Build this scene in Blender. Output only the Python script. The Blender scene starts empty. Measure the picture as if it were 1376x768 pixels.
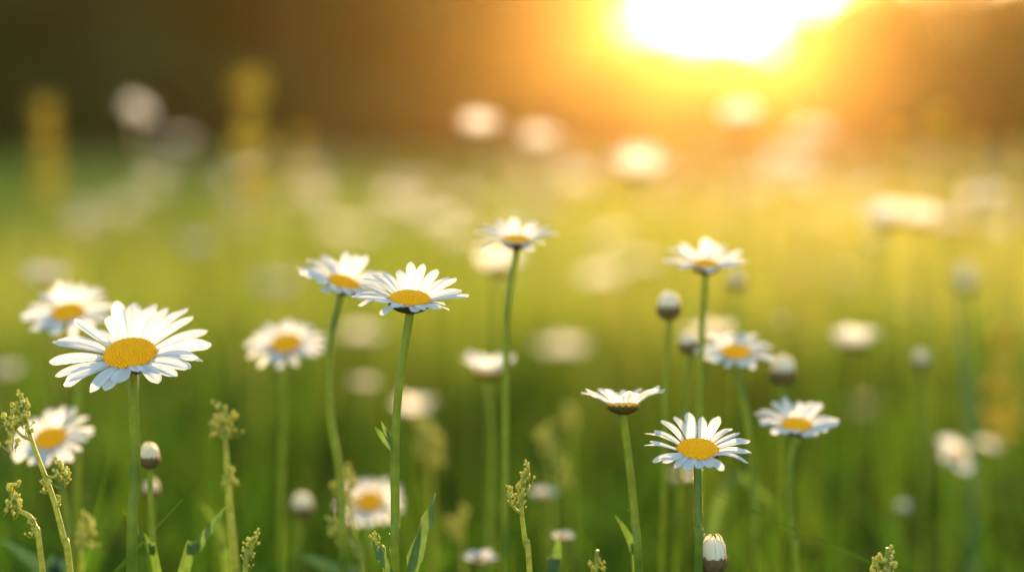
import bpy, math, random
import numpy as np
from mathutils import Matrix, Vector

rng = np.random.default_rng(7)
random.seed(7)
SC = bpy.context.scene
COL = SC.collection
PI = math.pi
R = math.radians

# ------------------------------------------------------------------ camera
CAM_Z = 0.5
PITCH = math.atan(189 / 1911.1)                     # the horizon sits above the middle of the frame
cam_d = bpy.data.cameras.new("camera")
cam = bpy.data.objects.new("camera", cam_d)
COL.objects.link(cam)
cam.location = (0, 0, CAM_Z)
cam.rotation_euler = (PI / 2 - PITCH, 0, 0)
cam_d.sensor_width = 36
cam_d.lens = 50
cam_d.clip_start = 0.02
cam_d.clip_end = 1000
cam_d.dof.use_dof = True
cam_d.dof.focus_distance = 0.5375
cam_d.dof.aperture_fstop = 2.1
cam_d.dof.aperture_blades = 0
SC.camera = cam

# ------------------------------------------------------------------ sky, sun, exposure
SUN_AZ, SUN_EL = R(8.2), R(6.1)
w = bpy.data.worlds.new("World")
SC.world = w
w.use_nodes = True
nt = w.node_tree
sky = nt.nodes.new("ShaderNodeTexSky")
sky.sky_type = 'NISHITA'
sky.sun_disc = False
sky.sun_elevation = SUN_EL
sky.sun_rotation = SUN_AZ
sky.air_density = 1.0
sky.dust_density = 1.2
bg = nt.nodes["Background"]
nt.links.new(sky.outputs[0], bg.inputs[0])
bg.inputs[1].default_value = 0.15
sd = bpy.data.lights.new("sun", 'SUN')
sd.energy = 4.2
sd.color = (1.0, 0.66, 0.33)
sd.angle = R(0.5)
sun = bpy.data.objects.new("sun", sd)
COL.objects.link(sun)
SUN_DIR = Vector((math.sin(SUN_AZ) * math.cos(SUN_EL), math.cos(SUN_AZ) * math.cos(SUN_EL), math.sin(SUN_EL)))
sun.rotation_euler = SUN_DIR.to_track_quat('Z', 'Y').to_euler()
sun.location = (4, 20, 12)
SC.view_settings.view_transform = 'Standard'
SC.view_settings.look = 'None'
SC.view_settings.gamma = 1
SC.view_settings.exposure = 2.38
cy = SC.cycles
cy.use_denoising = True
cy.max_bounces = 6
cy.diffuse_bounces = 4
cy.transmission_bounces = 4
cy.volume_bounces = 0
cy.sample_clamp_indirect = 4

HAZE_DENSITY, HAZE_G, HAZE_COL = 0.00105, 0.87, (1.0, 0.60, 0.17)

# ------------------------------------------------------------------ helpers
CP, SP = math.cos(PITCH), math.sin(PITCH)
def at(px, py, D):
    """a point of the place seen at pixel (px, py) of the 1376 px wide photo, D metres in front of the lens"""
    u, v = (px - 688) / 1911.1 * D, (384 - py) / 1911.1 * D
    return Vector((u, D * CP + v * SP, CAM_Z - D * SP + v * CP))

def tag(o, label=None, cat=None, group=None, kind=None):
    if label: o["label"] = label
    if cat: o["category"] = cat
    if group: o["group"] = group
    if kind: o["kind"] = kind
    return o

def empty(name, loc):
    o = bpy.data.objects.new(name, None)
    o.empty_display_size = 0.02
    COL.objects.link(o)
    o.location = loc
    return o

class MB:
    def __init__(self):
        self.v, self.f, self.m, self.n, self.uv = [], [], [], 0, []
    def add(self, verts, faces, M=None, mat=0, uv=None):
        verts = np.asarray(verts, float)
        if M is not None:
            A = np.array(M)
            verts = verts @ A[:3, :3].T + A[:3, 3]
        self.v.append(verts)
        n = self.n
        self.f += [tuple(i + n for i in f) for f in faces]
        self.m += [mat] * len(faces)
        self.uv.append(np.asarray(uv, float) if uv is not None else np.zeros((len(verts), 2)))
        self.n += len(verts)
    def mesh(self, name, mats, smooth=True):
        me = bpy.data.meshes.new(name)
        V = np.concatenate(self.v)
        me.from_pydata(V.tolist(), [], self.f)
        for mt in (mats if isinstance(mats, (list, tuple)) else [mats]):
            me.materials.append(mt)
        if len(set(self.m)) > 1:
            me.polygons.foreach_set("material_index", self.m)
        if smooth:
            me.polygons.foreach_set("use_smooth", [True] * len(self.f))
        UV = np.concatenate(self.uv)
        if UV.any():
            lay = me.uv_layers.new(name="UVMap")
            li = np.empty(len(me.loops), int)
            me.loops.foreach_get("vertex_index", li)
            lay.data.foreach_set("uv", UV[li].ravel())
        me.update()
        return me
    def build(self, name, mats, parent=None, M=None, smooth=True):
        return put(name, self.mesh(name, mats, smooth), parent, M)

def put(name, me, parent=None, M=None):
    o = bpy.data.objects.new(name, me)
    COL.objects.link(o)
    if parent is not None:
        o.parent = parent
    if M is not None:
        o.matrix_local = M
    return o

def catmull(pts, per=6):
    P = [np.array(p, float) for p in pts]
    P = [2 * P[0] - P[1]] + P + [2 * P[-1] - P[-2]]
    out = []
    for i in range(1, len(P) - 2):
        for k in range(per):
            t = k / per
            a, b, c, d = P[i - 1], P[i], P[i + 1], P[i + 2]
            out.append(0.5 * (2 * b + (c - a) * t + (2 * a - 5 * b + 4 * c - d) * t * t + (3 * b - a - 3 * c + d) * t ** 3))
    out.append(P[-2])
    return np.array(out)

def tube(pts, rad, seg=10, ridge=0.0, cap=True):
    P = np.asarray(pts, float)
    n = len(P)
    rad = np.broadcast_to(np.asarray(rad, float), (n,)) if np.ndim(rad) == 0 else np.interp(np.linspace(0, 1, n), np.linspace(0, 1, len(rad)), rad)
    T = np.gradient(P, axis=0)
    T /= np.linalg.norm(T, axis=1)[:, None] + 1e-12
    u = np.cross(T[0], [0.3, 0.8, 0.52]); u /= np.linalg.norm(u)
    V, F = [], []
    ang = np.arange(seg) * 2 * PI / seg
    rr = 1 + ridge * np.cos(ang * 5)
    for i in range(n):
        u = u - T[i] * np.dot(u, T[i]); u /= np.linalg.norm(u)
        b = np.cross(T[i], u)
        V.append(P[i] + rad[i] * rr[:, None] * (np.cos(ang)[:, None] * u + np.sin(ang)[:, None] * b))
    V = np.concatenate(V)
    for i in range(n - 1):
        for k in range(seg):
            k2 = (k + 1) % seg
            F.append((i * seg + k, i * seg + k2, (i + 1) * seg + k2, (i + 1) * seg + k))
    if cap:
        F.append(tuple(range(seg))[::-1]); F.append(tuple((n - 1) * seg + k for k in range(seg)))
    return V, F

def lathe(prof, seg=20, wob=None):
    V, F = [], []
    for i, (r, z) in enumerate(prof):
        for k in range(seg):
            a = 2 * PI * k / seg
            s = 1 + (wob(a, i) if wob else 0)
            V.append((r * s * math.cos(a), r * s * math.sin(a), z))
    n = len(prof)
    for i in range(n - 1):
        for k in range(seg):
            k2 = (k + 1) % seg
            F.append((i * seg + k, i * seg + k2, (i + 1) * seg + k2, (i + 1) * seg + k))
    F.append(tuple(range(seg))[::-1]); F.append(tuple((n - 1) * seg + k for k in range(seg)))
    return V, F

def ball(c, r, seg=7, rings=4, sz=1.0):
    V, F = [(0, 0, -sz)], []
    for i in range(1, rings):
        ph = -PI / 2 + PI * i / rings
        for k in range(seg):
            a = 2 * PI * k / seg
            V.append((math.cos(ph) * math.cos(a), math.cos(ph) * math.sin(a), math.sin(ph) * sz))
    V.append((0, 0, sz))
    top = len(V) - 1
    for k in range(seg):
        k2 = (k + 1) % seg
        F.append((0, 1 + k2, 1 + k)); F.append((top, 1 + (rings - 2) * seg + k, 1 + (rings - 2) * seg + k2))
        for i in range(rings - 2):
            F.append((1 + i * seg + k, 1 + i * seg + k2, 1 + (i + 1) * seg + k2, 1 + (i + 1) * seg + k))
    return np.array(V) * r + np.array(c), F

# ------------------------------------------------------------------ materials
def mat(name, col, trans=None, tcol=None, rough=0.6, var=0.25, scale=120, attr=None, bump=0.0, spec=0.25, col2=None, wave=False, straw=False):
    m = bpy.data.materials.new(name)
    m.use_nodes = True
    t = m.node_tree; N = t.nodes; L = t.links
    pr = N["Principled BSDF"]; out = N["Material Output"]
    pr.inputs["Roughness"].default_value = rough
    pr.inputs["Specular IOR Level"].default_value = spec
    c2 = col2 or tuple(min(1, c * (1 + var)) for c in col)
    c1 = col if col2 else tuple(c * (1 - var) for c in col)
    if attr:
        src = N.new("ShaderNodeAttribute"); src.attribute_name = attr; fac = src.outputs["Fac"]
    else:
        tc = N.new("ShaderNodeTexCoord")
        nz = N.new("ShaderNodeTexNoise"); nz.inputs["Scale"].default_value = scale; nz.inputs["Detail"].default_value = 4
        L.new(tc.outputs["Object"], nz.inputs["Vector"])
        rp = N.new("ShaderNodeMapRange"); rp.inputs[1].default_value = 0.3; rp.inputs[2].default_value = 0.7
        L.new(nz.outputs["Fac"], rp.inputs[0]); fac = rp.outputs[0]
        if bump:
            b = N.new("ShaderNodeBump"); b.inputs["Strength"].default_value = bump; b.inputs["Distance"].default_value = 0.0005
            L.new(nz.outputs["Fac"], b.inputs["Height"]); L.new(b.outputs[0], pr.inputs["Normal"])
    if wave:
        uv = N.new("ShaderNodeUVMap"); uv.uv_map = "UVMap"
        wv = N.new("ShaderNodeTexWave"); wv.wave_type = 'BANDS'; wv.bands_direction = 'Y'
        wv.inputs["Scale"].default_value = 2.4; wv.inputs["Distortion"].default_value = 0.5
        L.new(uv.outputs[0], wv.inputs["Vector"])
        b = N.new("ShaderNodeBump"); b.inputs["Strength"].default_value = 0.35; b.inputs["Distance"].default_value = 0.0004
        L.new(wv.outputs["Fac"], b.inputs["Height"]); L.new(b.outputs[0], pr.inputs["Normal"])
    def dry_or_glare(sock, c):
        # seed-bearing stalks and blades with painted-in sun glare (attribute above 1) are straw coloured
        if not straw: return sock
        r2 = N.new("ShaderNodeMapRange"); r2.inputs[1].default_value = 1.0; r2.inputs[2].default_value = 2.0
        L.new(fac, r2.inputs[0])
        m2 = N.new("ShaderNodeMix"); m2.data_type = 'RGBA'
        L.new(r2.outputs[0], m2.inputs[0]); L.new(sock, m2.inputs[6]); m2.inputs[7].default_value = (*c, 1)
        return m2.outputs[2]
    mx = N.new("ShaderNodeMix"); mx.data_type = 'RGBA'
    mx.inputs[6].default_value = (*c1, 1); mx.inputs[7].default_value = (*c2, 1)
    L.new(fac, mx.inputs[0]); L.new(dry_or_glare(mx.outputs[2], (0.42, 0.35, 0.12)), pr.inputs["Base Color"])
    if trans:
        tr = N.new("ShaderNodeBsdfTranslucent")
        ms = N.new("ShaderNodeMixShader"); ms.inputs[0].default_value = trans
        tm = N.new("ShaderNodeMix"); tm.data_type = 'RGBA'
        tm.inputs[6].default_value = (*[c * (1 - var) for c in tcol], 1)
        tm.inputs[7].default_value = (*[min(1, c * (1 + var)) for c in tcol], 1)
        L.new(fac, tm.inputs[0]); L.new(dry_or_glare(tm.outputs[2], (0.66, 0.52, 0.10)), tr.inputs[0])
        L.new(pr.outputs[0], ms.inputs[1]); L.new(tr.outputs[0], ms.inputs[2]); L.new(ms.outputs[0], out.inputs["Surface"])
    return m

M_PETAL = mat("petal_white", (0.80, 0.825, 0.85), 0.48, (0.80, 0.79, 0.73), rough=0.55, var=0.04, scale=300, spec=0.2, wave=True)
M_DISC = mat("disc_yellow", (0.95, 0.39, 0.005), 0.06, (1.0, 0.56, 0.015), rough=0.7, col2=(0.98, 0.52, 0.008), scale=700, spec=0.15)
M_CALYX = mat("calyx_scales", (0.075, 0.085, 0.022), 0.15, (0.2, 0.17, 0.03), rough=0.6, col2=(0.20, 0.14, 0.05), scale=900, bump=0.6)
M_BUDC = mat("bud_scales", (0.12, 0.075, 0.03), 0.25, (0.34, 0.18, 0.05), rough=0.6, col2=(0.30, 0.21, 0.09), scale=700, bump=0.6)
M_BUDP = mat("bud_petal", (0.80, 0.72, 0.55), 0.12, (0.75, 0.68, 0.45), rough=0.6, var=0.08, scale=500)
M_STEM = mat("stem_green", (0.085, 0.16, 0.024), 0.35, (0.45, 0.55, 0.05), rough=0.4, var=0.15, scale=200, bump=0.25, spec=0.3)
M_LEAF = mat("leaf_green", (0.06, 0.12, 0.022), 0.28, (0.12, 0.20, 0.02), rough=0.5, var=0.3, scale=250, spec=0.35)
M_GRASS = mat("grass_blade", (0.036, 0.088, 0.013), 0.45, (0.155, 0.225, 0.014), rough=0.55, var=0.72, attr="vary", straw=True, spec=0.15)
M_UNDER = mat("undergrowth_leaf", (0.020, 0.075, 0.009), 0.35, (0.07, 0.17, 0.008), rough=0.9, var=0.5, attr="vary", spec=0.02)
M_BLUELEAF = mat("blue_green_blade", (0.025, 0.06, 0.03), 0.25, (0.05, 0.12, 0.04), rough=0.5, var=0.2, scale=200, spec=0.35)
M_WEED = mat("weed_flower", (0.60, 0.57, 0.14), 0.4, (0.85, 0.75, 0.13), rough=0.6, var=0.35, scale=900)
M_WSTEM = mat("weed_stem", (0.25, 0.31, 0.06), 0.35, (0.60, 0.62, 0.09), rough=0.55, var=0.3, scale=400)
M_SPIKE = mat("spike_flower", (0.70, 0.55, 0.07), 0.5, (0.95, 0.72, 0.09), rough=0.6, var=0.3, scale=300)
M_TREE = mat("tree_leaf", (0.026, 0.08, 0.02), 0.25, (0.09, 0.15, 0.012), rough=0.55, var=0.5, attr="vary", spec=0.25)
M_BARK = mat("bark", (0.07, 0.05, 0.035), rough=0.9, var=0.4, scale=6, bump=0.5)
M_GROUND = mat("ground_soil", (0.04, 0.07, 0.016), rough=1.0, col2=(0.09, 0.12, 0.03), scale=1.2, spec=0.0)

# ------------------------------------------------------------------ ground and air
g = MB(); g.add([(-220, -60, 0), (220, -60, 0), (220, 260, 0), (-220, 260, 0)], [(0, 1, 2, 3)])
tag(g.build("ground", M_GROUND, smooth=False), kind="structure")

hz = MB()
x0, x1, y0, y1, z0, z1 = -230, 230, -70, 270, -1.0, 10.5
hz.add([(x0, y0, z0), (x1, y0, z0), (x1, y1, z0), (x0, y1, z0), (x0, y0, z1), (x1, y0, z1), (x1, y1, z1), (x0, y1, z1)],
       [(3, 2, 1, 0), (4, 5, 6, 7), (0, 1, 5, 4), (1, 2, 6, 5), (2, 3, 7, 6), (3, 0, 4, 7)])
mh = bpy.data.materials.new("haze_air"); mh.use_nodes = True
ht = mh.node_tree
ht.nodes.remove(ht.nodes["Principled BSDF"])
pv = ht.nodes.new("ShaderNodeVolumePrincipled")
pv.inputs["Color"].default_value = (*HAZE_COL, 1)
pv.inputs["Density"].default_value = HAZE_DENSITY
pv.inputs["Anisotropy"].default_value = HAZE_G
ht.links.new(pv.outputs[0], ht.nodes["Material Output"].inputs["Volume"])
tag(hz.build("haze", mh, smooth=False), kind="stuff")

# ------------------------------------------------------------------ grass (one uncountable mass)
def blades(n, xs, ys, hs, wd, lean, segs=4):
    """ribbons with a bend; returns verts, quads(with tip tris), per-blade random"""
    az = rng.uniform(0, 2 * PI, n)
    d = np.stack([np.cos(az), np.sin(az), np.zeros(n)], 1)
    fa = az + rng.normal(PI / 2, 0.5, n)
    s = np.stack([np.cos(fa), np.sin(fa), np.zeros(n)], 1)
    ln = rng.uniform(0.15, 1.0, n) * lean
    t = np.linspace(0, 1, segs + 1)
    base = np.stack([xs, ys, np.zeros(n) - 0.004], 1)
    V = np.empty((n, 2 * segs + 1, 3))
    for i, tt in enumerate(t):
        c = base + d * (ln * hs * tt ** 2.2)[:, None]
        c[:, 2] += hs * (tt - 0.25 * ln * tt ** 3)
        wv = wd * (1 - tt ** 2.0) * 0.5 * (0.7 + 0.6 * tt * (1 - tt) * 2)
        if i < segs:
            V[:, 2 * i] = c - s * wv[:, None]
            V[:, 2 * i + 1] = c + s * wv[:, None]
        else:
            V[:, 2 * segs] = c
    return V

def grass_object():
    Vs, vary = [], []
    def batch(n, ya, yb, hfun, w0, w1, lean, hw, dryness=0, tone=0):  # tone paints near grass dark like unlit depths, farther grass light like sunlit tops
        # uniform over a trapezoid widening with distance
        yy = rng.uniform(ya, yb, n * 3); half = hw + 0.62 * np.clip(yy, 0, None)
        keep = rng.uniform(0, half.max(), n * 3) < half
        yy = yy[keep][:n]; half = half[keep][:n]
        xx = rng.uniform(-1, 1, len(yy)) * half
        # clumps
        cl = 0.72 + 0.4 * np.sin(xx * 7.3 + 1.7 * np.sin(yy * 3.1)) * np.sin(yy * 5.2 + 0.9)
        hs = hfun(yy, len(yy)) * (0.75 + 0.3 * cl)
        Vs.append(blades(len(yy), xx, yy, hs, rng.uniform(w0, w1, len(yy)), lean))
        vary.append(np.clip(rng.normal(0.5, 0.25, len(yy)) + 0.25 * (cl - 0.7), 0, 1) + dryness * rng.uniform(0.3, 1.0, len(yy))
                    + (rng.uniform(0, 1, len(yy)) < np.clip(xx / (0.3 * yy + 0.3) * 1.15 + 0.10, 0, 0.95) * np.clip((yy - 1.9) / 1.6, 0, 1)) * rng.uniform(0.3, 1.1, len(yy)) + tone)  # blades further right are painted golden to stand in for sun glare
    def hn(lo, hi):
        return lambda y, n: rng.triangular(lo, lo + 0.35 * (hi - lo), hi, n)
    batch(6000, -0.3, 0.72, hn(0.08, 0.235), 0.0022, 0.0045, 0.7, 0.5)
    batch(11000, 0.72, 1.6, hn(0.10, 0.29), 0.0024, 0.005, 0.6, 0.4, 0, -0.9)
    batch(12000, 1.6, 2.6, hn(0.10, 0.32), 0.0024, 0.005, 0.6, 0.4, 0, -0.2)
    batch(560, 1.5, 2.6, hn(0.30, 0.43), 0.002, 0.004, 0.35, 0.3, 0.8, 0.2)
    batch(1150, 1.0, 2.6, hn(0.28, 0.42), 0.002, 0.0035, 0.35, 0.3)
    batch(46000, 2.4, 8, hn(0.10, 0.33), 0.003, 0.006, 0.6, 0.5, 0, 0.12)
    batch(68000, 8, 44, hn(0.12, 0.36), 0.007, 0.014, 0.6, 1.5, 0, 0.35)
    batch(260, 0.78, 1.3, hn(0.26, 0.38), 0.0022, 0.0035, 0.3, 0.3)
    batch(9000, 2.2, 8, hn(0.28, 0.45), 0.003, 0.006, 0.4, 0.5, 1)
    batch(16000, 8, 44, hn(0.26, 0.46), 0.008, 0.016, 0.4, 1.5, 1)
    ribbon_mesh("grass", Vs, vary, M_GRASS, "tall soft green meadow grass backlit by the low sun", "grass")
    Vs.clear(); vary.clear()
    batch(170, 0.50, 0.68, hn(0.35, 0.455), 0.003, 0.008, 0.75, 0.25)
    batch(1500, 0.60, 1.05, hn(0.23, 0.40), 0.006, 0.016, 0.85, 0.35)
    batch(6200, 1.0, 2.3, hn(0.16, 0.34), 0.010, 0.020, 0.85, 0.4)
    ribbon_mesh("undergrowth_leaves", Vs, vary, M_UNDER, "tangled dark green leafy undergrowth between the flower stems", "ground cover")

def ribbon_mesh(name, Vs, vary, m, label, cat):
    V = np.concatenate(Vs); va = np.concatenate(vary)
    n, k, _ = V.shape
    segs = (k - 1) // 2
    nq = segs - 1
    base = (np.arange(n) * k)[:, None]
    q = np.array([[2 * i, 2 * i + 1, 2 * i + 3, 2 * i + 2] for i in range(nq)]).ravel()[None] + base
    tri = np.array([2 * nq, 2 * nq + 1, 2 * segs])[None] + base
    loops = np.concatenate([q, tri], 1).ravel()
    sizes = np.tile([4] * nq + [3], n)
    starts = np.concatenate([[0], np.cumsum(sizes)[:-1]])
    me = bpy.data.meshes.new(name)
    me.vertices.add(n * k); me.vertices.foreach_set("co", V.ravel())
    me.loops.add(len(loops)); me.loops.foreach_set("vertex_index", loops.astype(np.int32))
    me.polygons.add(len(sizes)); me.polygons.foreach_set("loop_start", starts.astype(np.int32))
    me.polygons.foreach_set("use_smooth", np.ones(len(sizes), bool))
    me.update(calc_edges=True)
    a = me.attributes.new("vary", 'FLOAT', 'POINT'); a.data.foreach_set("value", np.repeat(va, k))
    me.materials.append(m)
    o = put(name, me)
    tag(o, label, cat, kind="stuff")
grass_object()

# ------------------------------------------------------------------ trees at the far edge of the meadow
def crown_mesh(seed, rx, rz, zc, zmin, n_cl, per, leaf):
    r = np.random.default_rng(seed)
    C = []
    while len(C) < n_cl:
        p = r.uniform(-1, 1, 3)
        if 0.25 < np.linalg.norm(p) < 1:
            q = p * [rx, rx, rz] + [0, 0, zc]
            if q[2] > zmin: C.append(q)
    C = np.array(C)
    cr = r.uniform(0.22, 0.42, n_cl) * rx
    idx = np.repeat(np.arange(n_cl), per)
    n = len(idx)
    d = r.normal(size=(n, 3)); d /= np.linalg.norm(d, axis=1)[:, None]
    P = C[idx] + d * (cr[idx] * r.uniform(0.2, 1.0, n) ** 0.5)[:, None] * [1, 1, 0.75]
    P[:, 2] = np.maximum(P[:, 2], 0.1)
    a = r.normal(size=(n, 3)); a /= np.linalg.norm(a, axis=1)[:, None]
    b = np.cross(a, r.normal(size=(n, 3))); b /= np.linalg.norm(b, axis=1)[:, None]
    sz = (leaf * r.uniform(0.6, 1.3, n))[:, None]
    V = np.stack([P - a * sz, P + b * sz * 0.5, P + a * sz, P - b * sz * 0.5], 1)
    me = bpy.data.meshes.new("crown")
    me.vertices.add(4 * n); me.vertices.foreach_set("co", V.ravel())
    me.loops.add(4 * n); me.loops.foreach_set("vertex_index", np.arange(4 * n, dtype=np.int32))
    me.polygons.add(n); me.polygons.foreach_set("loop_start", (np.arange(n) * 4).astype(np.int32))
    me.update(calc_edges=True)
    va = np.clip(r.uniform(0, 1, n_cl)[idx] * 0.6 + r.uniform(0, 0.4, n), 0, 1)
    at_ = me.attributes.new("vary", 'FLOAT', 'POINT'); at_.data.foreach_set("value", np.repeat(va, 4))
    me.materials.append(M_TREE)
    return me

def trunk_mesh(seed, h, r0):
    r = random.Random(seed)
    b = MB()
    pts = [(0, 0, -0.1), (0.05, 0, h * 0.3), (-0.05, 0.08, h * 0.6), (0.04, 0, h)]
    b.add(*tube(catmull(pts, 4), [r0 * 1.3, r0, r0 * 0.7, r0 * 0.25], 9))
    for i in range(8):
        z = h * r.uniform(0.25, 0.85); a = r.uniform(0, 2 * PI); ln = h * r.uniform(0.25, 0.4)
        e = (math.cos(a) * ln, math.sin(a) * ln, z + ln * r.uniform(0.4, 0.9))
        b.add(*tube(catmull([(0, 0, z), (e[0] * .5, e[1] * .5, z + (e[2] - z) * .35), e], 4), [r0 * 0.45, r0 * 0.28, r0 * 0.08], 6))
    return b.mesh("trunk", M_BARK)

BIG = [(crown_mesh(s, 2.9, 3.7, 4.0, 0.3, 64, 150, 0.2), trunk_mesh(s, 6.2, 0.22)) for s in (1, 2, 3)]
DOME = [(crown_mesh(s, 2.7, 2.35, 2.4, 0.3, 70, 150, 0.17), trunk_mesh(s, 3.9, 0.17)) for s in (11, 12)]
BUSH = [(crown_mesh(s, 1.5, 1.25, 1.25, 0.15, 40, 120, 0.12), trunk_mesh(s, 1.7, 0.06)) for s in (21, 22)]
def tree(name, kind, x, y, s, rz, label, cat, group):
    o = empty(name, (x, y, 0)); o.rotation_euler.z = rz; o.scale = (s, s, s)
    put("crown", kind[0], o); put("trunk", kind[1], o)
    tag(o, label, cat, group)
    return o
for i, (x, y, s) in enumerate([(-23, 43, 1.05), (-18.6, 40, 1.0), (-14.4, 41, 1.08), (-10.6, 39.5, 1.0), (-6.8, 41, 1.05), (-3.0, 40, 0.98), (1.05, 41, 1.0)]):
    tree("tree", BIG[i % 3], x, y, s, i * 1.3, "tall dark shaded tree in the blurred row left of the sun", "tree", "shaded trees in the far row")
for i, (x, y, s) in enumerate([(-20.5, 47, 1.2), (-16, 47.5, 1.15), (-12, 47, 1.2), (-8, 48, 1.2), (-4, 47, 1.15), (0, 48, 1.1)]):
    tree("tree", BIG[(i + 1) % 3], x, y, s, i * 2.1 + 0.5, "tall dark shaded tree in the blurred row left of the sun", "tree", "shaded trees in the far row")
tree("tree", DOME[0], 10.6, 40, 1.22, 0.4, "round-topped golden brown tree just right of the sun", "tree", "trees right of the sun")
tree("tree", DOME[1], 16.7, 39, 1.3, 2.2, "dark tree cut off by the right edge behind the meadow", "tree", "trees right of the sun")
for i, (x, y, s, lab) in enumerate([(3.2, 39, 1.45, "leftmost bush under the glowing gap, beside the tall dark trees"), (5.4, 38.5, 1.38, "bush straight below the left half of the blinding sun gap"),
                                 (7.5, 38, 1.36, "bush below the right half of the blinding sun gap"), (9.4, 39, 1.4, "rightmost bush under the glow, touching the round-topped tree")]):
    tree("bush", BUSH[i % 2], x, y, s, i * 1.7, lab, "bush", "bushes under the sun")
for i in range(24):
    tree("bush", BUSH[i % 2], -24.5 + 2.35 * (i % 12) + 1.2 * (i // 12), 37.6 + 0.5 * (i % 3) + 6 * (i // 12), 0.95 + 0.1 * (i % 2), i * 1.3, "dark undergrowth bush at the foot of the shaded trees on the left", "bush", "undergrowth below the shaded trees")
for i, x in enumerate([11.4, 12.9, 14.3, 15.9, 18.2]):
    tree("bush", BUSH[i % 2], x, 37.4, 1.08 + 0.08 * (i % 2), i * 0.9 + 2, "brown-shaded undergrowth bush on the right below the round-topped tree", "bush", "undergrowth on the right")

# ------------------------------------------------------------------ daisy pieces
def petal_grid(seed, nu=15, nv=7):
    """a petal of length 1 along +X and width 1 along Y"""
    r = random.Random(seed)
    up, droop = r.uniform(0.02, 0.08), r.uniform(-0.05, 0.08)
    tw, side = r.uniform(-0.25, 0.25), r.uniform(-0.05, 0.05)
    notch, blunt = r.uniform(0.0, 0.02), r.uniform(0.05, 0.10)
    V, F, UV = [], [], []
    for i in range(nu):
        t = 1 - (1 - i / (nu - 1)) ** 1.5
        wp = 0.34 + 0.66 * math.sin(min(1, t / 0.62) * PI / 2) ** 1.2
        if t > 0.62: wp *= math.sqrt(max(0.0, 1 - ((t - 0.62) / 0.38) ** 2.6 * 0.72))
        for j in range(nv):
            v = -1 + 2 * j / (nv - 1)
            x = t - blunt * abs(v) ** 2.2 * t ** 5 - notch * (0.5 + 0.5 * math.cos(3 * PI * v)) * t ** 12
            y = v * 0.5 * wp
            z = up * math.sin(PI * t) - droop * t ** 3
            zc = (-0.022 * math.cos(PI * v * 2.0) + 0.05 * v * v) * (0.35 + 0.65 * math.sin(PI * min(1, t * 0.95))) * 0.6
            z += zc + tw * v * 0.10 * t
            V.append((x, y + side * t * t, z)); UV.append((t, (v + 1) / 2))
    for i in range(nu - 1):
        for j in range(nv - 1):
            a = i * nv + j
            F.append((a, a + 1, a + nv + 1, a + nv))
    return V, F, UV
PETALS = []
for s in range(9):
    b = MB(); V, F, UV = petal_grid(s); b.add(V, F, uv=UV); PETALS.append(b.mesh("petal", M_PETAL))

def disc_mesh(detail, seed=0):
    """unit-radius domed disc of florets"""
    r = random.Random(seed)
    b = MB()
    prof = []
    for i in range(8):
        t = i / 7
        rr = math.cos(t * PI / 2) if i < 7 else 0.02
        z = 0.40 * math.sin(t * PI / 2) - 0.07 * math.exp(-(rr / 0.3) ** 2)
        prof.append((rr, z))
    b.add(*lathe([(0.9, -0.12)] + prof, 24))
    n = detail
    for k in range(n):
        rr = math.sqrt((k + 0.5) / n) * 0.99; a = k * 2.39996
        z = 0.40 * math.sqrt(max(0, 1 - rr * rr)) - 0.07 * math.exp(-(rr / 0.3) ** 2)
        s = 1.05 / math.sqrt(n) * r.uniform(0.8, 1.15)
        b.add(*ball((rr * math.cos(a), rr * math.sin(a), z + s * r.uniform(-0.35, 0.1)), s * 1.1, 6, 4, 1.0))
    return b.mesh("disc", M_DISC)
DISC_HI, DISC_LO = disc_mesh(260), disc_mesh(60)

def calyx_mesh(m, name="calyx"):
    """unit top radius, cup of overlapping bracts hanging below z=0"""
    b = MB()
    prof = [(0.10, -0.60), (0.30, -0.58), (0.62, -0.47), (0.86, -0.28), (0.97, -0.08), (0.9, 0.02)]
    b.add(*lathe(prof, 24))
    for row, (rb, zb, rt, zt, nn) in enumerate([(0.40, -0.575, 0.93, -0.24, 11), (0.68, -0.46, 1.06, -0.08, 15), (0.88, -0.28, 1.12, 0.05, 17)]):
        for k in range(nn):
            a = 2 * PI * (k + 0.5 * row) / nn
            V = []
            for t, wd in ((0, 0.55), (0.5, 0.8), (0.85, 0.45), (1, 0.06)):
                rr = rb + (rt - rb) * (1 - (1 - t) ** 1.6) + 0.03; z = zb + (zt - zb) * t
                hw = wd * PI * 0.9 / nn
                for e in (-1, 0, 1):
                    q = rr + (0.03 if e == 0 else 0)
                    V.append((q * math.cos(a + e * hw), q * math.sin(a + e * hw), z))
            F = [(3 * i + j, 3 * i + j + 1, 3 * i + j + 4, 3 * i + j + 3) for i in range(3) for j in range(2)]
            b.add(V, F)
    return b.mesh(name, m)
CALYX = calyx_mesh(M_CALYX)
CALYX_BROWN = calyx_mesh(M_BUDC)

def corolla_mesh(seed, n, elev, low=True):
    """all petals of a blurred daisy as one ring, unit radius"""
    r = random.Random(seed)
    b = MB()
    for k in range(n):
        V, F, UV = petal_grid(seed * 50 + k, 7, 3)
        M = (Matrix.Rotation(2 * PI * (k + r.uniform(-.25, .25)) / n, 4, 'Z') @ Matrix.Translation((0.27, 0, r.uniform(-0.02, 0.02)))
             @ Matrix.Rotation(-R(elev + r.uniform(-9, 9)), 4, 'Y') @ Matrix.Diagonal((0.73 * r.uniform(.88, 1.05), 0.23 * r.uniform(.85, 1.15), 0.73, 1)))
        b.add(V, F, M, uv=UV)
    return b.mesh("corolla", M_PETAL)
COROLLA = {e: [corolla_mesh(s + e, 19, e) for s in (3, 4)] for e in (6, 20, 42)}

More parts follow.
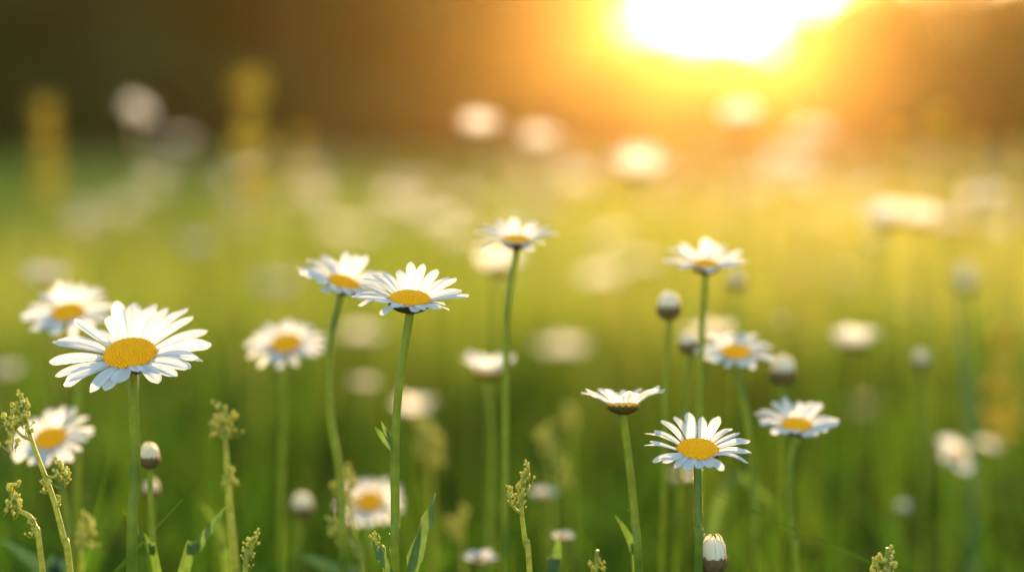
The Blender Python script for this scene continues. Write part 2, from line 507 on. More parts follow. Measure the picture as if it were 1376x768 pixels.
def head_matrix(c, tilt, roll):
    return Matrix.Translation(c) @ Matrix.Rotation(R(roll), 4, 'Y') @ Matrix.Rotation(R(tilt), 4, 'X')

def stem_curve(top, normal, D, pts, drop):
    P = [top, top - normal * drop]
    for q in pts:
        p = at(q[0], q[1], D)
        if p.z < P[1].z - 0.006: P.append(p)
    last = P[-1]; prev = P[-2]
    d = last - prev
    k = min(0.6, max(-0.6, d.x / max(1e-4, -d.z))) if d.z < 0 else 0
    z = last.z
    g1 = Vector((last.x + k * z * 0.25, last.y + 0.01, z * 0.5)); g0 = Vector((last.x + k * z * 0.35, last.y + 0.015, -0.004))
    return P + [g1, g0], Vector((g0.x, g0.y, 0))

def add_stem(root, base, P, r_top, r_bot, hairs=0, m=M_STEM, seed=0, name="stem"):
    b = MB()
    C = catmull([p - base for p in P], 7)
    b.add(*tube(C, [r_top * 1.2, r_top, r_top * 0.94, r_top * 1.06, r_top * 0.98, (r_top + r_bot) / 2, r_bot], 15, 0.07))
    r = random.Random(seed)
    for _ in range(hairs):
        i = r.randrange(0, int(len(C) * 0.75)); t = r.random()
        p = C[i] * (1 - t) + C[i + 1] * t
        ax = C[i + 1] - C[i]; ax = ax / (np.linalg.norm(ax) + 1e-9)
        a = r.uniform(0, 2 * PI); o = np.array([math.cos(a), math.sin(a), 0.0]); o -= ax * o.dot(ax)
        s = np.cross(ax, o)
        q = p + o * r_top * 0.95
        ln = r.uniform(0.0004, 0.0011)
        b.add([q - s * 0.00009, q + s * 0.00009, q + o * ln - ax * ln * r.uniform(-0.2, 0.5)], [(0, 1, 2)])
    return b.build(name, m, root)

def leaf_strip(p0, dirv, length, width, bend, up=Vector((0, 0, 1)), lobes=0, n=9, seed=0):
    """a curved leaf from p0 towards dirv"""
    r = random.Random(seed)
    d = dirv.normalized(); s = d.cross(up)
    if s.length < 0.05: s = d.cross(Vector((0, 1, 0)))
    s.normalize(); nn = s.cross(d).normalized()
    V, F = [], []
    for i in range(n):
        t = i / (n - 1)
        c = p0 + d * (length * t) - nn * (bend * length * t * t)
        wv = width * (0.25 + 0.75 * math.sin(PI * min(1, t * 0.62 + 0.12)) ** 1.2) * (1 - t ** 3.5) * 0.5 + 0.0001
        if lobes: wv *= 1 + 0.35 * math.sin(t * lobes * 2 * PI)
        V += [c - s * wv + nn * wv * 0.25, c, c + s * wv + nn * wv * 0.25]
    for i in range(n - 1):
        for j in (0, 1):
            a = 3 * i + j; F.append((a, a + 1, a + 4, a + 3))
    return [tuple(v) for v in V], F

GROUP_D = "white daisies growing in the meadow"
def daisy(label, cx, cy, w, D, tilt, stem, roll=0, elev=8, n=20, front=1.0, rd=0.33, width=0.21, az0=0.0, seed=0, sr=0.0013, hairs=0, hi=True, jit=6, back=0):
    r = random.Random(seed * 13 + 5)
    Rr = w * D / 1911.1 / 2
    c = at(cx, cy, D)
    H = head_matrix(c, tilt + 5, roll)
    nrm = (H.to_3x3() @ Vector((0, 0, 1))).normalized()
    rdm = rd * Rr
    H = Matrix.Translation(-nrm * rdm * 0.2) @ H
    top = H.translation - nrm * rdm * 0.5
    P, base = stem_curve(top, nrm, D, stem, rdm * 0.3)
    root = empty("daisy", base)
    tag(root, label, "daisy", GROUP_D)
    L = Matrix.Translation(-base) @ H
    S = Matrix.Diagonal((rdm, rdm, rdm, 1))
    put("disc", DISC_HI if hi else DISC_LO, root, L @ S)
    put("calyx", CALYX, root, L @ S)
    add_stem(root, base, P, sr, sr * 1.25, hairs, seed=seed)
    for k in range(n):
        a = az0 + 2 * PI * (k + r.uniform(-0.28, 0.28)) / n
        # 1 for the petals that point to the camera
        f = max(0.0, math.cos(a + PI / 2)) ** 2
        bk = max(0.0, math.cos(a - PI / 2)) ** 1.5
        ln = (Rr - rdm * 0.82) * r.uniform(0.88, 1.04) * (1 - f * (1 - front))
        wd = width * Rr * r.uniform(0.82, 1.15)
        odd = r.random()
        bend = 0.0
        if odd < 0.07: ln *= r.uniform(0.6, 0.8)
        elif odd < 0.16: bend = r.uniform(-22, 18)
        M = (L @ Matrix.Rotation(a, 4, 'Z') @ Matrix.Translation((rdm * 0.82, 0, r.uniform(-0.05, 0.04) * rdm))
             @ Matrix.Rotation(-R(elev + back * bk + bend + r.uniform(-jit, jit)), 4, 'Y') @ Matrix.Rotation(R(r.uniform(-14, 14)), 4, 'X')
             @ Matrix.Diagonal((ln, wd, ln, 1)))
        put("petal", PETALS[r.randrange(9)], root, M)
    return root, base

def soft_daisy(label, cx, cy, w, D, tilt, stem=(), roll=0, elev=6, seed=0, brown=False, sr=0.0009):
    Rr = w * D / 1911.1 / 2
    c = at(cx, cy, D)
    H = head_matrix(c, tilt, roll) @ Matrix.Rotation(seed * 1.1, 4, 'Z')
    nrm = (H.to_3x3() @ Vector((0, 0, 1))).normalized()
    rdm = 0.33 * Rr
    P, base = stem_curve(c - nrm * rdm * 0.5, nrm, D, stem or [(cx + random.uniform(-4, 4), cy + 60)], rdm * 0.3)
    root = empty("daisy", base)
    tag(root, label, "daisy", GROUP_D)
    L = Matrix.Translation(-base) @ H
    put("corolla", COROLLA[elev][seed % 2], root, L @ Matrix.Diagonal((Rr, Rr, Rr, 1)))
    S = Matrix.Diagonal((rdm, rdm, rdm * (1.4 if brown else 1), 1))
    put("disc", DISC_LO, root, L @ Matrix.Diagonal((rdm, rdm, rdm, 1)))
    put("calyx", CALYX_BROWN if brown else CALYX, root, L @ S)
    add_stem(root, base, P, sr, sr * 1.2, seed=seed)
    return root

# ------------------------------------------------------------------ the daisies one can make out
hero, hb = daisy("sharp white daisy at the centre on a tall straight stem, before a softer daisy", 551, 398, 163, 0.5375, 5,
                 [(543, 440), (536, 520), (531, 600), (531, 690), (531, 790)], roll=3, elev=8, back=26, n=25, front=0.5, rd=0.34, seed=1, sr=0.0016, hairs=1300, width=0.185, az0=0.12)
daisy("largest daisy, broad white petals on a thick stem at the left", 174, 471, 216, 0.55, 20, [(179, 530), (181, 580), (181, 650), (178, 790)],
      elev=6, back=16, n=26, front=0.8, rd=0.325, seed=2, sr=0.0021, hairs=400, width=0.19)
daisy("sharp low daisy right of centre with a plump orange disc", 938, 600, 150, 0.535, 9, [(938, 645), (938, 700), (938, 790)],
      elev=6, back=22, n=23, front=0.7, rd=0.37, seed=3, sr=0.0015, hairs=1000, width=0.18)
daisy("side-on daisy with upturned petals and dark cup, left of the plump-disc daisy", 837, 540, 122, 0.555, -13, [(838, 556), (845, 620), (853, 700), (858, 790)],
      elev=30, n=25, rd=0.34, seed=4, sr=0.0015, hairs=200, width=0.19)
daisy("tilted daisy half hidden behind the sharp central daisy", 463, 377, 132, 0.59, 6, [(455, 405), (443, 470), (444, 560), (456, 640), (463, 790)],
      roll=18, elev=8, back=24, n=25, front=0.6, rd=0.34, seed=5, sr=0.0016)
daisy("softly blurred daisy directly above and behind the largest daisy", 91, 417, 126, 0.64, 22, [(99, 450), (104, 520), (106, 790)], elev=6, back=12, n=25, rd=0.34, width=0.19, seed=6, sr=0.0014)
daisy("soft daisy low at the left edge, below the largest daisy", 67, 586, 118, 0.62, 24, [(75, 625), (90, 700), (98, 790)], elev=6, back=10, n=23, rd=0.36, width=0.19, seed=7, sr=0.0013, roll=-4)
daisy("pale blurred daisy between the largest daisy and the tilted daisy", 385, 459, 112, 0.67, 22, [(383, 500), (381, 560), (378, 790)], elev=6, n=20, rd=0.36, seed=8, hi=False)
daisy("highest soft daisy near the centre, on a long pale stem above another head", 693, 321, 122, 0.61, 3, [(689, 350), (683, 410), (681, 460), (679, 600), (679, 790)],
      elev=12, back=18, n=19, front=0.5, rd=0.30, seed=9, sr=0.0014, hi=False, width=0.27)
daisy("bright backlit daisy highest on the right, seen from the side over a bud", 948, 354, 120, 0.62, 6, [(946, 378), (943, 450), (940, 600), (940, 790)],
      elev=17, back=14, n=21, front=0.7, rd=0.30, seed=10, hi=False, width=0.25)
daisy("soft daisy right of two small buds on an orange-lit stem", 989, 471, 112, 0.63, 11, [(993, 505), (1003, 560), (1011, 640), (1015, 790)], elev=6, back=8, n=20, rd=0.35, seed=11, sr=0.0015, hi=False)
daisy("soft daisy on the lower right with a brownish stem, right of the plump-disc daisy", 1071, 569, 118, 0.60, 7, [(1064, 610), (1060, 660), (1065, 720), (1070, 790)], elev=12, back=16, n=18, front=0.6, rd=0.34, seed=12, sr=0.0015, hi=False, width=0.23)
daisy("half-open cream daisy with brown base under the highest central daisy", 655, 496, 92, 0.68, -2, [(658, 520), (660, 580), (658, 660), (655, 790)], elev=44, n=16, rd=0.36, seed=13, hi=False, width=0.26)
daisy("blurred daisy facing us low behind the sharp central stem", 497, 672, 96, 0.70, 30, [(497, 720), (497, 790)], elev=4, n=19, rd=0.37, seed=14, hi=False)
daisy("small daisy facing right at the lower right, orange centre turned sideways", 1287, 610, 64, 0.80, 26, [(1282, 650), (1280, 790)], roll=32, elev=8, n=18, rd=0.36, seed=15, hi=False, width=0.25)

for a in [
    ("cream blurred head just behind the highest central daisy", 672, 360, 70, 0.92, -2, [(668, 400), (664, 520)], 0, 42, 1),
    ("round cream blur right of the sharp central stem, below its head", 556, 553, 62, 0.95, 12, [(556, 640)], 0, 42, 2),
    ("creamy flat daisy head alone on the right, between two brown buds", 1148, 464, 70, 0.85, 8, [(1148, 520)], 0, 42, 3),
    ("yellowish blurred head peeking out behind the two small buds", 955, 452, 62, 1.0, 2, [], 0, 20, 4),
    ("left blossom of the pale pair high on the right", 1192, 298, 66, 1.05, 2, [], -6, 42, 5),
    ("right blossom of the pale pair high on the right", 1234, 297, 56, 1.08, 6, [], 4, 42, 6),
    ("dim pinkish blossom just right of the pale pair", 1277, 300, 38, 1.36, 6, [], 0, 20, 7),
    ("faint blossom blur nearest the right edge, above the pale pair", 1318, 268, 54, 1.25, 4, [], 0, 20, 8),
    ("bright peach blur before the orange trees above the centre", 645, 176, 60, 1.15, 10, [], 0, 42, 9),
    ("dim peach blur beside the brighter one above the centre", 724, 192, 52, 1.35, 10, [], 0, 42, 10),
    ("glowing cream blur directly below the sun", 995, 162, 60, 1.15, 10, [], 0, 42, 11),
    ("wide pale yellow blossom left below the sun", 857, 232, 76, 1.2, 4, [(857, 300)], 0, 42, 12),
    ("faint blossom blur to the lower right of the sun", 1090, 184, 52, 1.7, 8, [], 0, 20, 13),
    ("large faint blossom blur below and right of the glowing cream one", 1055, 224, 62, 1.8, 8, [], 0, 20, 14),
    ("peach blur just below the central daisy head, left of its stem", 486, 452, 56, 1.25, 10, [], 0, 20, 15),
    ("small grey-pink blur left of the sharp central stem", 491, 516, 32, 1.0, 4, [], 0, 20, 16),
    ("faint blossom blur up and left of the tilted daisy", 370, 385, 54, 1.6, 8, [], 0, 20, 17),
    ("grey slanted blossom blur against the dark trees at the left", 184, 150, 38, 1.5, 30, [], 34, 20, 18),
    ("smaller grey blossom blur right of the slanted one", 243, 190, 36, 1.9, 12, [], 0, 20, 19),
    ("pinkish blossom blur over the open grass at the far left", 110, 302, 38, 1.7, 10, [], 0, 20, 20),
    ("greyish blossom blur in the grass above the pale blurred daisy", 265, 330, 42, 1.6, 10, [], 0, 20, 21),
    ("pink-tinged blossom blur right above the highest left daisy", 62, 371, 56, 0.95, 8, [], 0, 20, 22),
    ("white blossom blur cut by the left edge, at stem height", 8, 500, 36, 1.0, 10, [], 0, 20, 23),
    ("faint blossom blur left of the bright backlit daisy", 806, 376, 56, 1.5, 8, [], 0, 20, 24),
    ("peach blossom blur right of the half-open cream daisy", 757, 471, 62, 1.3, 8, [], 0, 20, 25),
    ("half-hidden white blossom low behind the plump-disc daisy", 921, 640, 36, 0.82, 2, [], 0, 20, 26),
    ("small pale blossom behind the right-facing daisy at the lower right", 1325, 600, 34, 0.9, 6, [], 20, 20, 27),
    ("yellow-tinted blossom blur in the grass above the brown-stemmed daisy", 1160, 546, 30, 1.6, 8, [], 0, 20, 28),
    ("pale blossom blur behind the bud at the right edge of the two-bud group", 865, 355, 40, 1.6, 8, [], 0, 20, 29),
]:
    soft_daisy(a[0], a[1], a[2], a[3] * 1.18, a[4], a[5] - 28 if a[1] > 450 else a[5], *a[6:])
soft_daisy("half-closed white blossom on a brown base, below centre", 732, 664, 40, 0.72, 4, [(732, 720)], 0, 20, 31, brown=True)
soft_daisy("half-closed white blossom nearest the bottom, right of centre", 757, 722, 34, 0.64, 0, [(757, 790)], 0, 20, 32, brown=True)
soft_daisy("flat white blossom cut by the bottom edge at the centre", 645, 752, 50, 0.64, 4, [(645, 790)], 0, 20, 33, brown=True)

# hero's shoots and leaves
def child_leaf(root, base, D, p, q, wpx, bend=0.2, lobes=0, m=M_LEAF, seed=0):
    a, b = at(*p, D) - base, at(*q, D) - base
    v, f = leaf_strip(a, b - a, (b - a).length, wpx * D / 1911.1, bend, up=Vector((0.1, -1, 0.15)), lobes=lobes, seed=seed)
    mb = MB(); mb.add(v, f); return mb.build("leaf", m, root)
for p, q, wp, bd in [((529, 606), (503, 572), 9, -0.1), ((529, 604), (512, 565), 7, 0.05), ((530, 600), (519, 576), 6, 0.1)]:
    child_leaf(hero, hb, 0.5375, p, q, wp, bd)
child_leaf(hero, hb, 0.54, (540, 800), (586, 664), 20, 0.12, lobes=3)
child_leaf(hero, hb, 0.55, (548, 800), (575, 690), 13, 0.10)
child_leaf(hero, hb, 0.535, (537, 790), (497, 722), 12, 0.12, lobes=2)

# ------------------------------------------------------------------ buds
def bud_tip_mesh(seed):
    """closed petals folded into a blunt tuft, unit radius, base at z=0"""
    b = MB()
    def wob(a, i): return 0.05 * math.cos(a * 9 + i * 0.3) + 0.03 * math.cos(a * 4 + seed)
    b.add(*lathe([(0.6, -0.2), (0.8, 0.1), (0.86, 0.4), (0.80, 0.75), (0.66, 1.05), (0.42, 1.25), (0.15, 1.32), (0.05, 1.33)], 36, wob))
    rq = random.Random(seed)
    for k in range(14):
        a = 2 * PI * (k + rq.uniform(-0.2, 0.2)) / 14 + seed; tl = rq.uniform(0.86, 1.1); lean = rq.uniform(-0.12, 0.02)
        V = []
        for t, wd in ((0, 0.17), (0.3, 0.21), (0.6, 0.20), (0.85, 0.17), (1, 0.07)):
            rr = [0.94, 1.02, 0.97, 0.76, 0.36][[0, .3, .6, .85, 1].index(t)] + lean * t * t; z = -0.05 + 1.58 * t * tl
            for e in (-1, 0, 1):
                V.append(((rr + (0.03 if e == 0 else -0.01)) * math.cos(a + e * wd), (rr + (0.03 if e == 0 else -0.01)) * math.sin(a + e * wd), z))
        b.add(V, [(3 * i + j, 3 * i + j + 1, 3 * i + j + 4, 3 * i + j + 3) for i in range(4) for j in range(2)])
    return b.mesh("folded_petals", M_BUDP)
TIPS = [bud_tip_mesh(s) for s in (0, 1)]
def bud_calyx_mesh():
    b = MB()
    b.add(*lathe([(0.2, -1.0), (0.5, -0.95), (0.85, -0.65), (1.04, -0.2), (1.06, 0.1), (0.98, 0.2)], 24))
    rr_ = random.Random(3)
    for row, (rb, zb, rt, zt0, nn) in enumerate([(0.6, -0.9, 1.05, -0.2, 9), (0.88, -0.6, 1.12, 0.15, 11), (1.02, -0.3, 1.08, 0.34, 11)]):
        for k in range(nn):
            zt = zt0 + rr_.uniform(-0.1, 0.16)
            a = 2 * PI * (k + 0.5 * row) / nn
            V = []
            for t, wd in ((0, 0.6), (0.5, 0.85), (0.85, 0.5), (1, 0.08)):
                rr = rb + (rt - rb) * (1 - (1 - t) ** 1.8) + 0.03; z = zb + (zt - zb) * t; hw = wd * PI * 0.9 / nn
                for e in (-1, 0, 1):
                    q = rr + (0.04 if e == 0 else 0); V.append((q * math.cos(a + e * hw), q * math.sin(a + e * hw), z))
            b.add(V, [(3 * i + j, 3 * i + j + 1, 3 * i + j + 4, 3 * i + j + 3) for i in range(3) for j in range(2)])
    return b.mesh("calyx", M_BUDC)
BUDCAL = bud_calyx_mesh()
def bud(label, cx, cy, w, D, stem=(), tilt=0, roll=0, tall=1.0, seed=0):
    rr = 0.88 * w * D / 1911.1 / 2
    c = at(cx, cy, D)
    H = head_matrix(c, tilt, roll)
    nrm = (H.to_3x3() @ Vector((0, 0, 1))).normalized()
    H = Matrix.Translation(-nrm * rr * 0.25) @ H
    P, base = stem_curve(H.translation - nrm * rr * 0.9, nrm, D, stem or [(cx + 2, cy + 60)], rr * 0.6)
    root = empty("daisy_bud", base)
    tag(root, label, "bud", "closed daisy buds")
    L = Matrix.Translation(-base) @ H
    put("folded_petals", TIPS[seed % 2], root, L @ Matrix.Diagonal((rr * 0.95, rr * 0.95, rr * tall, 1)))
    put("calyx", BUDCAL, root, L @ Matrix.Diagonal((rr, rr, rr, 1)))
    add_stem(root, base, P, 0.0011, 0.0014, seed=seed)
bud("pale bud on its own stem just left of the bright backlit daisy", 899, 411, 34, 0.62, [(897, 440), (894, 520), (892, 640)], seed=0)
bud("brown bud in front of the yellowish head, left of a soft daisy", 925, 460, 28, 0.64, [(924, 490), (921, 540), (915, 640)], roll=-8, seed=1)
bud("cream bud right below the soft daisy with the orange-lit stem", 1052, 497, 36, 0.65, [(1052, 540), (1050, 640)], seed=2)
bud("blurred pinkish bud tucked under the bright backlit daisy", 990, 378, 22, 0.78, [(989, 420), (987, 520)], seed=3)
bud("cream and brown bud beside the thick stem of the largest daisy", 201, 613, 29, 0.57, [(200, 640), (203, 700), (209, 790)], tall=1.1, seed=4)
bud("smaller bud right under the bud beside the thick left stem", 203, 657, 22, 0.64, [(203, 690), (207, 790)], seed=5)
bud("white-topped bud standing alone low on the left of centre", 406, 679, 31, 0.68, [(404, 720), (400, 790)], seed=6)
bud("sharp white and brown bud at the bottom edge, under the plump-disc daisy", 958, 747, 42, 0.54, [(957, 790)], tall=1.15, seed=7)
bud("dark brown blurred bud on the right, below the creamy flat daisy head", 1238, 483, 22, 0.78, [(1239, 540), (1241, 700)], seed=8)
bud("tiny purple-brown bud low on the right in dark grass", 1213, 682, 18, 0.8, [(1210, 720)], roll=20, seed=9)
bud("dark bud under the left blossom of the pale pair", 1173, 328, 16, 1.05, [(1176, 370), (1185, 420)], seed=10)
bud("pale bud blur on the right edge above a blue-green blade", 1297, 380, 26, 1.0, [(1297, 430), (1299, 560)], tall=1.5, seed=11)
bud("faint brown bud in the grass above the cream bud", 1050, 432, 12, 0.95, [(1051, 480)], seed=12)

# ------------------------------------------------------------------ seed-headed weeds
def cluster_mesh(seed, n, rx, rz, rb):
    r = random.Random(seed)
    b = MB()
    for k in range(n):
        p = Vector((r.gauss(0, 0.5), r.gauss(0, 0.5), r.uniform(-1, 1)))
        wz = 1 - 0.45 * (p.z * 0.5 + 0.5)
        q = (p.x * rx * wz, p.y * rx * wz, p.z * rz)
        s = rb * r.uniform(0.65, 1.15)
        b.add(*ball(q, s, 7, 5, r.uniform(0.9, 1.4)))
        for j in range(4):       # little open tips
            a = r.uniform(0, 2 * PI); e = Vector((math.cos(a), math.sin(a), 0.9)) * s * 1.35
            t = Vector((-math.sin(a), math.cos(a), 0)) * s * 0.35
            o = Vector(q)
            b.add([tuple(o - t), tuple(o + t), tuple(o + e)], [(0, 1, 2)])
        b.add(*tube(np.array([q, (q[0] * .3, q[1] * .3, q[2] - rz * 0.55)]), rb * 0.22, 5), mat=1)
    return b.mesh("flower_cluster", [M_WEED, M_WSTEM])
CL = [cluster_mesh(s, 20, 0.0042, 0.0055, 0.00085) for s in range(4)]
def weed(label, D, main, tops, branches=(), r0=0.0009):
    """main: pixels from the tip down; tops: (px, py, scale) clusters; branches: (from, to)"""
    pts = [at(x, y, D) for x, y in main]
    last = pts[-1]; k = (pts[-1].x - pts[-2].x) / max(1e-4, pts[-2].z - pts[-1].z)
    k = max(-0.5, min(0.5, k))
    g0 = Vector((last.x + k * last.z * 0.4, last.y + 0.01, -0.004))
    base = Vector((g0.x, g0.y, 0))
    root = empty("flowering_weed", base)
    tag(root, label, "weed", "yellow-green flowering weeds")
    b = MB(); b.add(*tube(catmull([p - base for p in pts + [Vector((last.x + k * last.z * .2, last.y + .006, last.z * .5)), g0]], 6), [r0 * 0.6, r0, r0 * 1.3, r0 * 1.5], 8))
    b.build("stem", M_WSTEM, root)
    for p, q in branches:
        a, c = at(*p, D) - base, at(*q, D) - base
        mid = (a + c) / 2 + Vector((0, 0, -0.15 * (c - a).length))
        b = MB(); b.add(*tube(catmull([a, mid, c], 5), [r0 * 0.8, r0 * 0.5], 6)); b.build("branch", M_WSTEM, root)
    for i, (x, y, s) in enumerate(tops):
        p = at(x, y, D) - base
        put("flower_cluster", CL[i % 4], root, Matrix.Translation(p) @ Matrix.Rotation(random.uniform(0, 6), 4, 'Z') @ Matrix.Rotation(random.uniform(-.5, .5), 4, 'X') @ Matrix.Diagonal((s, s, s, 1)))
weed("sharp leaning weed with a curled knobbly tip at the left edge", 0.53, [(30, 535), (38, 575), (50, 612), (70, 665), (86, 725), (97, 790)],
     [(30, 540, 0.8), (22, 560, 1.2), (17, 578, 1.0), (34, 560, 1.0), (82, 632, 0.9), (90, 640, 0.5), (60, 650, 0.5), (78, 672, 0.4)], [((60, 640), (84, 634)), ((42, 590), (18, 572))])
weed("low branching weed in the bottom left corner, bent to the right", 0.53, [(14, 664, ), (24, 684), (46, 704), (60, 790)], [(14, 664, 1.1), (22, 676, 0.8), (44, 706, 0.6)])
weed("upright weed with a yellow tip between the largest daisy and the pale blurred daisy", 0.585, [(300, 560), (303, 600), (306, 640), (309, 690), (318, 790)],
     [(300, 558, 1.2), (291, 570, 0.9), (311, 566, 0.9), (306, 640, 0.8), (311, 645, 0.5)], [((303, 590), (290, 572)), ((303, 590), (312, 568))], r0=0.0012)
weed("thin sharp weed with a knobbly tip at the bottom centre", 0.5375, [(709, 630), (703, 655), (701, 685), (706, 730), (713, 790)],
     [(709, 632, 0.7), (704, 646, 0.6), (697, 657, 0.5), (684, 664, 0.6), (700, 672, 0.5), (692, 674, 0.4)], [((701, 690), (682, 664)), ((702, 670), (694, 655))])
weed("green seed tip poking in from the bottom edge at the right", 0.53, [(1192, 750), (1190, 790)], [(1192, 752, 0.9), (1184, 762, 1.0), (1197, 764, 0.8), (1177, 768, 0.7)])
weed("small seed tip low at the left, right of the yellow-tipped weed", 0.55, [(342, 722), (335, 750), (328, 790)], [(342, 724, 0.7), (333, 738, 0.6), (330, 752, 0.5)])
weed("yellow weed tip overlapping the low blurred daisy", 0.625, [(464, 645), (467, 680), (478, 725), (490, 790)], [(464, 648, 1.3), (458, 660, 1.0), (472, 655, 0.9), (470, 685, 0.8)])
weed("drooping yellow weed tip below the low blurred daisy", 0.60, [(450, 708), (466, 722), (482, 750), (490, 790)], [(450, 707, 0.9), (458, 716, 0.8)])
weed("white-tipped short shoot beside the foot of the central stem", 0.54, [(501, 724), (512, 745), (520, 790)], [(500, 723, 0.5), (507, 722, 0.4)])
weed("blurred golden weed right of the central stem, under the round cream blur", 0.76, [(572, 575), (575, 610), (580, 660), (582, 790)], [(568, 580, 1.6), (577, 583, 1.4), (590, 606, 1.3), (572, 604, 1.0)])
weed("blurred golden weed below the side-on daisy, left of its stem", 0.74, [(732, 585), (736, 610), (741, 660), (744, 790)], [(730, 590, 1.6), (738, 600, 1.3), (754, 632, 1.2), (735, 608, 1.0)])
weed("dim orange weed tip left of the side-on daisy", 0.82, [(764, 555), (766, 600), (770, 700)], [(764, 556, 1.4), (766, 562, 1.2)])
weed("faint green weed tip at the bottom, left of the thin sharp weed", 0.70, [(622, 690), (622, 740), (624, 790)], [(624, 692, 1.0), (608, 706, 0.9), (614, 712, 0.8)])
weed("dim weed tip at the lower left, right of the leaning weed", 0.60, [(118, 700), (112, 730), (110, 790)], [(118, 702, 0.9), (108, 716, 0.9), (122, 722, 0.7)])
weed("pair of pale knobs at the bottom edge beneath the side-on daisy", 0.555, [(803, 752), (800, 790)], [(795, 762, 0.5), (806, 757, 0.5)])

# tall yellow flower spikes standing further back
def spike_mesh(seed):
    r = random.Random(seed); b = MB()
    for zc, n, wd in ((0.95, 34, 0.085), (0.68, 14, 0.07), (0.44, 30, 0.11), (0.18, 34, 0.12), (0.0, 14, 0.10)):
        for k in range(n):       # loose whorls of small flowers with bare stalk between
            a = r.uniform(0, 2 * PI); z = zc + r.gauss(0, 0.045); rr = wd * r.uniform(0.15, 1.0)
            b.add(*ball((rr * math.cos(a), rr * math.sin(a), z), 0.019 * r.uniform(0.7, 1.4), 6, 4))
            b.add(*tube(np.array([(0, 0, z - 0.05), (rr * math.cos(a), rr * math.sin(a), z)]), 0.004, 4))
    return b.mesh("flower_spike", M_SPIKE)
SPK = [spike_mesh(s) for s in (0, 1)]
def spike(label, px, py, D, ln, rz=1.0, seed=0):
    rz *= 0.75
    tip = at(px, py, D); base = Vector((tip.x + random.uniform(-.01, .01), tip.y, 0))
    root = empty("flower_spike_plant", base)
    tag(root, label, "wildflower", "tall flower spikes")
    put("flower_spike", SPK[seed % 2], root, Matrix.Translation(tip - base - Vector((0, 0, ln))) @ Matrix.Diagonal((rz * 0.2, rz * 0.2, ln, 1)))
    b = MB(); b.add(*tube(catmull([Vector((0, 0, -0.004)), Vector((0.004, 0, tip.z * .5)), tip - base - Vector((0, 0, ln * 0.1))], 6), [0.0018, 0.0013, 0.0008], 8)); b.build("stem", M_WSTEM, root)
spike("tall yellow-olive flower spike standing out against the dark trees", 335, 104, 1.5, 0.13, 1.3, 0)
spike("dim orange-brown flower spike at the far left against the dark trees", 60, 140, 1.6, 0.10, 1.0, 1)
spike("highest golden flower spike on the right, under the round-topped tree", 1262, 155, 1.5, 0.12, 0.9, 0)
spike("shorter golden flower spike left of the highest one on the right", 1208, 180, 1.6, 0.10, 1.0, 1)
spike("golden flower spike just right of the highest one on the right", 1305, 190, 1.6, 0.11, 0.9, 1)
spike("dim brown flower spike right of the yellow-olive one", 400, 182, 1.9, 0.08, 1.0, 1)
spike("faint golden spike at the right edge of the picture", 1372, 195, 1.7, 0.10, 0.9, 0)
spike("yellow blurred spike low by the right edge", 1352, 440, 0.95, 0.07, 0.8, 0)

# ------------------------------------------------------------------ single blades and leaves one can point at
def blade(label, D, pts, wpx, m, cat="leaf", name="leaf_blade", lean=0.0, group="single leaf blades"):
    P = [at(x, y, D + lean * i) for i, (x, y) in enumerate(pts)]
    last = P[-1]
    if last.z > 0.02:
        k = (P[-1].x - P[-2].x) / max(1e-4, P[-2].z - P[-1].z); k = max(-0.7, min(0.7, k))
        P.append(Vector((last.x + k * last.z * 0.35, last.y + 0.01, last.z * 0.45))); P.append(Vector((last.x + k * last.z * 0.45, last.y + 0.015, -0.004)))
    C = catmull(P[::-1], 7)
    n = len(C); V, F = [], []
    hw = wpx * D / 1911.1 / 2
    view = np.array([0.25, 1, -0.1])
    for i in range(n):
        t = i / (n - 1)
        T = C[min(n - 1, i + 1)] - C[max(0, i - 1)]; s = np.cross(T, view); s /= np.linalg.norm(s) + 1e-9
        wv = hw * (0.45 + 0.55 * math.sin(PI * min(1, 0.15 + t * 0.6))) * (1 - t ** 4) + 1e-5
        nn = np.cross(s, T); nn /= np.linalg.norm(nn) + 1e-9
        V += [C[i] - s * wv + nn * wv * 0.3, C[i], C[i] + s * wv + nn * wv * 0.3]
    for i in range(n - 1):
        for j in (0, 1):
            a = 3 * i + j; F.append((a, a + 1, a + 4, a + 3))
    base = C[0].copy(); base[2] = 0
    b = MB(); b.add(np.array(V) - base, F)
    o = b.build(name, m); o.location = base
    tag(o, label, cat, group)
blade("green pointed leaf leaning right, below the yellow-tipped weed", 0.56, [(306, 676), (285, 705), (262, 738), (240, 790)], 18, M_LEAF)
blade("lobed narrow leaf right of the thick left stem", 0.56, [(164, 684), (185, 710), (203, 740), (215, 790)], 13, M_LEAF)
blade("yellow-green leaf arching behind the yellow-tipped weed", 0.64, [(266, 672), (285, 695), (300, 730), (308, 790)], 14, M_LEAF)
blade("small leaf at the foot of the side-on daisy stem", 0.56, [(825, 690), (840, 712), (852, 740), (858, 790)], 14, M_LEAF)
blade("short green leaf at the bottom, right of the thin sharp weed", 0.58, [(752, 716), (749, 735), (746, 752), (743, 770), (740, 800)], 20, M_LEAF)
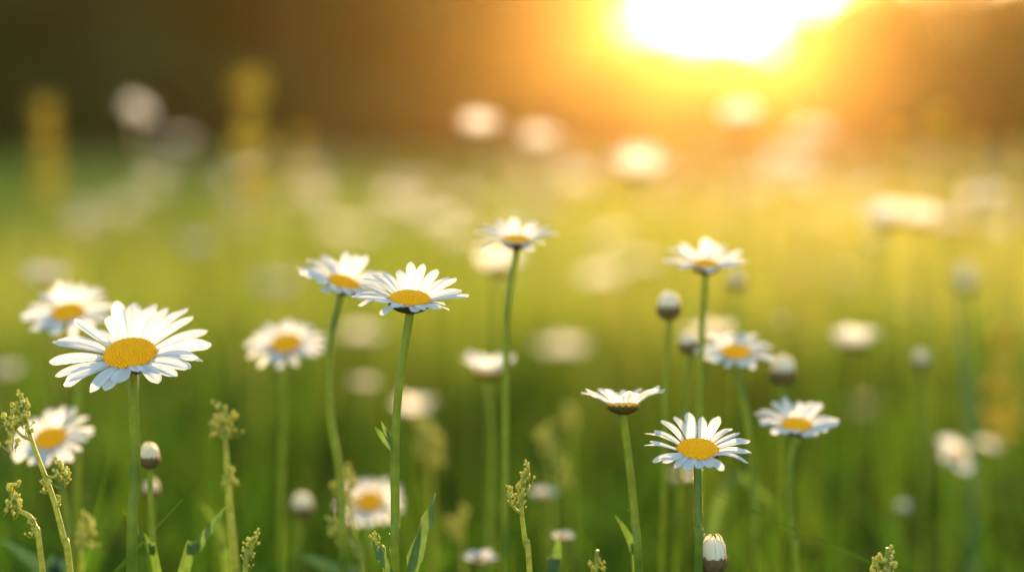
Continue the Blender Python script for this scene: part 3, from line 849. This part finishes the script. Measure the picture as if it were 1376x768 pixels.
blade("blue-green blade rising tall near the right edge", 0.80, [(1284, 350), (1291, 440), (1300, 520), (1306, 600), (1306, 790)], 11, M_BLUELEAF)
blade("dark blue-green leaf across the bottom left corner", 0.62, [(0, 722), (30, 745), (70, 775), (100, 800)], 26, M_BLUELEAF)
blade("blue-green leaf low under the white-topped bud", 0.66, [(396, 745), (430, 757), (470, 780), (490, 810)], 24, M_BLUELEAF)
blade("yellow-green leaf arching behind the foot of the plump-disc daisy", 0.70, [(1050, 690), (1020, 660), (985, 640), (960, 700), (950, 790)], 15, M_LEAF)

# ------------------------------------------------------------------ distant daisies, each its own object, a few pixels of blur each
def far_mesh(seed):
    r = random.Random(seed); b = MB()
    H = Matrix.Translation((0, 0, 1)) @ Matrix.Rotation(R(r.uniform(-34, 8)), 4, 'X')
    for k in range(15):
        V, F, UV = petal_grid(seed * 31 + k, 4, 3)
        b.add(V, F, H @ Matrix.Rotation(2 * PI * k / 15, 4, 'Z') @ Matrix.Translation((0.018, 0, 0)) @ Matrix.Rotation(-R(10 + r.uniform(-8, 8)), 4, 'Y') @ Matrix.Diagonal((0.052, 0.021, 0.05, 1)), uv=UV)
    b.add(*lathe([(0.02, -0.004), (0.02, 0.002), (0.012, 0.009), (0.002, 0.010)], 9), M=H, mat=1)
    b.add(*lathe([(0.003, -0.014), (0.014, -0.010), (0.02, -0.002)], 9), M=H, mat=2)
    b.add(*tube(catmull([(0, 0.01, -0.01), (0.01, 0.01, 0.5), (0, 0, 0.985)], 4), 0.0035, 6), mat=2)
    return b.mesh("distant_daisy", [M_PETAL, M_DISC, M_STEM])
FAR = [far_mesh(s) for s in range(8)]
for i in range(285):
    y = 1.9 * (24 / 1.9) ** rng.uniform(0, 1)
    x = rng.uniform(-0.30, 0.38) * y
    h = float(np.clip(rng.normal(0.38, 0.05), 0.27, 0.455))
    o = put("distant_daisy", FAR[i % 8]); o.location = (x, y, 0); o.rotation_euler.z = rng.normal(0, 0.6); o.scale = (h, h, h)
    tag(o, "small pale daisy melting into the blurred far meadow among many others", "daisy", "distant daisies")
